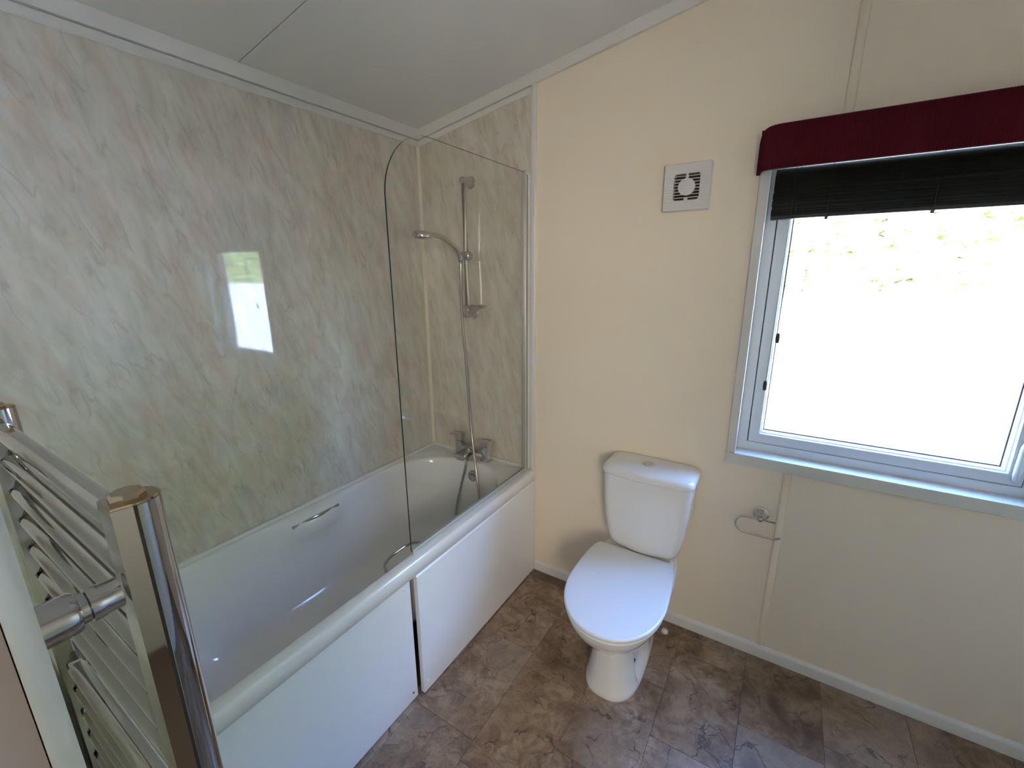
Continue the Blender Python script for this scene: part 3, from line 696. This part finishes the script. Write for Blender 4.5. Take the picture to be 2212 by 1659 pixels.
# ------------------------------------------------------------------ pelmet and blind
pe = thing('window_pelmet', 'dark maroon ribbed fabric pelmet above the window', 'pelmet', (2.02, -.05, 1.912))
path = smooth_path([(1.566, -.0005), (1.571, -.035), (1.577, -.062), (1.586, -.080), (1.602, -.092), (1.63, -.096), (1.70, -.097), (2.02, -.097), (2.34, -.097), (2.41, -.096), (2.438, -.092), (2.454, -.080), (2.463, -.062), (2.469, -.035), (2.474, -.0005)] if False else
                   [Vector((1.566, -.0005, 0)), Vector((1.571, -.035, 0)), Vector((1.577, -.062, 0)), Vector((1.586, -.080, 0)), Vector((1.602, -.092, 0)), Vector((1.63, -.096, 0)), Vector((1.70, -.097, 0)), Vector((2.02, -.097, 0)), Vector((2.34, -.097, 0)), Vector((2.41, -.096, 0)), Vector((2.438, -.092, 0)), Vector((2.454, -.080, 0)), Vector((2.463, -.062, 0)), Vector((2.469, -.035, 0)), Vector((2.474, -.0005, 0))], 24)
# resample evenly so the ribs keep one width
def resample(P, step):
    out = [P[0]]; acc = 0
    for a, b in zip(P, P[1:]):
        L = (b-a).length; t = step - acc
        while t <= L: out.append(a + (b-a)*(t/L)); t += step
        acc = (acc + L) % step
    return out
path = resample(path, .00125)
bm = bmesh.new(); PT = 2.045; PBz = 1.913; outer_v, inner_v = [], []
rows = []
np_ = len(path)
for i, p in enumerate(path):
    d = (path[min(i+1, np_-1)] - path[max(i-1, 0)]).normalized(); nrm = Vector((d.y, -d.x, 0))
    rib = .0011*math.cos(2*PI*i/5.0)
    e = min(i, np_-1-i)*.00125; drop = .016*max(0, 1 - max(0, e-.075)/.05) if e < .125 else 0   # rounded top shoulder at the ends
    drop = .020*(max(0., 1 - e/.135))**2
    q = p + nrm*rib; t = PT - drop
    col = [Vector((p.x, p.y, PBz)) - nrm*.010, Vector((q.x, q.y, PBz+.0015)), Vector((q.x, q.y, PBz+.005)), Vector((q.x, q.y, t-.010)), Vector((q.x, q.y, t-.004)) - nrm*.002, Vector((q.x, q.y, t)) - nrm*.007, Vector((p.x, p.y, t)) - nrm*.010]
    rows.append([bm.verts.new(v) for v in col])
for a, b in zip(rows, rows[1:]):
    for k in range(6): bm.faces.new((a[k], a[k+1], b[k+1], b[k]))
    bm.faces.new((a[6], a[0], b[0], b[6]))
bm.faces.new(rows[0]); bm.faces.new(rows[-1])
obj('fabric_front', bm, M['fabric'], pe, auto=60)
bm = bmesh.new(); box(bm, 1.575, 2.465, -.088, -.0005, 2.020, 2.032); obj('top_board', bm, M['fabric'], pe)

vb = thing('venetian_blind', 'black venetian blind pulled halfway up in the window', 'blind', (2.02, 0, 1.77))
BX0, BX1 = WX0+.020, WX1-.012; BY = .004
bm = bmesh.new(); box(bm, BX0, BX1, BY-.014, BY+.014, 1.930, WZ1-.004); obj('head_rail', bm, M['white'], vb)
s0 = None; ns = 18
for k in range(ns):
    z = 1.785 + k*.0078
    if s0 is None:
        bm = bmesh.new(); prof = []
        tilt = math.radians(58)
        for j in range(7):
            t = -1 + 2*j/6; a = t*.0125; c = .0016*(1-t*t); prof.append((a*math.cos(tilt) - c*math.sin(tilt), a*math.sin(tilt) + c*math.cos(tilt)))
        pr2 = prof + [(y+.0004, z_-.0002) for y, z_ in reversed(prof)]
        loft(bm, [[(x, y, zz) for y, zz in pr2] for x in (BX0, BX1)])
        s0 = obj('slat', bm, M['black'], vb, auto=40); o = s0
    else: o = s0.copy(); COL.objects.link(o)
    o.location = (rnd.uniform(-.0015, .0015), BY, z + rnd.uniform(-.0012, .0012)); o.rotation_euler = (rnd.uniform(-.05, .05), rnd.uniform(-.0012, .0012), 0)
for o in [c for c in vb.children if c.name.startswith('slat')]:
    o.matrix_parent_inverse = Matrix.Translation(-vb.location); zc = o.location.z
bm = bmesh.new(); loft(bm, [[(x, BY-.011, 1.766), (x, BY-.013, 1.770), (x, BY-.012, 1.777), (x, BY+.012, 1.779), (x, BY+.013, 1.770), (x, BY+.010, 1.765)] for x in (BX0, BX1)]); obj('bottom_rail', bm, M['rail'], vb, auto=40)
for x in (1.785, 2.045, 2.30):
    bm = bmesh.new()
    for yq in (BY-.0145, BY+.0145): tube(bm, [(x, yq, 1.765), (x, yq, 1.955)], .0008, 6)
    obj('ladder_cord', bm, M['cord'], vb)
    bm = bmesh.new(); tube(bm, [(x-.006, BY-.004, 1.766), (x-.003, BY-.006, 1.7595), (x-.012, BY-.007, 1.7575)], .0012, 6); tube(bm, [(x+.006, BY-.004, 1.766), (x+.003, BY-.006, 1.7595), (x+.012, BY-.007, 1.7585)], .0012, 6); box(bm, x-.004, x+.004, BY-.008, BY-.004, 1.758, 1.7665)
    obj('cord_clip', bm, M['rail'], vb)
for xa, xb, zb, lab in ((1.685, 1.681, 1.185, 'lower'), (1.697, 1.699, 1.362, 'upper')):
    bm = bmesh.new(); tube(bm, [(xa, -.030, 1.955), (xa, -.030, 1.77), (xb, -.030, zb+.016)], .0008, 6); pc = obj('pull_cord', bm, M['cord'], vb)
    bm = bmesh.new(); lathe(bm, (xb, -.030, zb-.018), (0, 0, 1), [(0, .0045), (.003, .0062), (.018, .0075), (.030, .0068), (.035, .005), (.036, .002)], 14); obj('toggle', bm, M['toggle'], pc, smooth=True, label='brown cord toggle')

# ------------------------------------------------------------------ towel radiator (beside the door, its rails seen edge on)
tr = thing('towel_radiator', 'chrome ladder towel radiator beside the doorway with rails running leftwards', 'radiator', (1.05, -1.74, .40))
PX1, PX0, PY = 1.290, .825, -1.740
def Dsec(x, r=.018):
    P = [(x + r*1.02*math.cos(a), PY + .004 + r*math.sin(a)) for a in [-.38 + k*(PI+.76)/18 for k in range(19)]]
    return P + [(x - r*.80, PY - .0145), (x + r*.80, PY - .0145)]
for x in (PX1, PX0):
    bm = bmesh.new(); S = Dsec(x); loft(bm, [[(a, b, z) for a, b in S] for z in (.42, 1.4225)]); ps = obj('post', bm, M['chrome'], tr, auto=28)
    bm = bmesh.new(); S2 = Dsec(x, .0172)
    def sc2(f): return [(x + (a-x)*f, PY + (b-PY)*f) for a, b in S2]
    loft(bm, [[(a, b, 1.4226) for a, b in sc2(1.0)], [(a, b, 1.4242) for a, b in sc2(.96)], [(a, b, 1.4245) for a, b in sc2(.70)]]); obj('end_cap', bm, M['brass'], ps, auto=30, label='tarnished end cap')
    bm = bmesh.new(); loft(bm, [[(x + r*math.cos(a), PY + .001 + r*math.sin(a), z) for a in [k*PI/4+.3 for k in range(8)]] for z, r in ((1.4243, .0125), (1.4275, .0125), (1.4300, .0105))]); obj('vent_plug', bm, M['brass'], ps, label='bronze coloured octagonal vent plug')
zs = [1.397 - k*.0445 for k in range(7)] + [1.010 - k*.0445 for k in range(6)] + [.66 - k*.0445 for k in range(4)]
r0 = None
for z in zs:
    if r0 is None:
        bm = bmesh.new(); tube(bm, [(PX0+.010, PY, 0), (PX0+.034, PY, 0), (PX0+.0342, PY, 0), (PX1-.034, PY, 0), (PX1-.0338, PY, 0), (PX1-.010, PY, 0)], [.0101, .0101, .0109, .0109, .0101, .0101], 32)
        r0 = obj('rung', bm, M['chrome'], tr, auto=50); o = r0
    else: o = r0.copy(); COL.objects.link(o)
    o.location = (0, 0, z)
for x in (PX1, PX0):
    for z in (1.348, .55):
        bm = bmesh.new(); lathe(bm, (x-.003, YF+.0003, z), (0, 1, 0), [(0, .0165), (.034, .0165), (.042, .0162), (.0445, .0150), (.0455, .0120), (.050, .0118), (.051, .0135), (.058, .0135), (.0595, .0128), (.070, .0125)], 32)
        obj('wall_bracket', bm, M['chrome'], tr, auto=40)
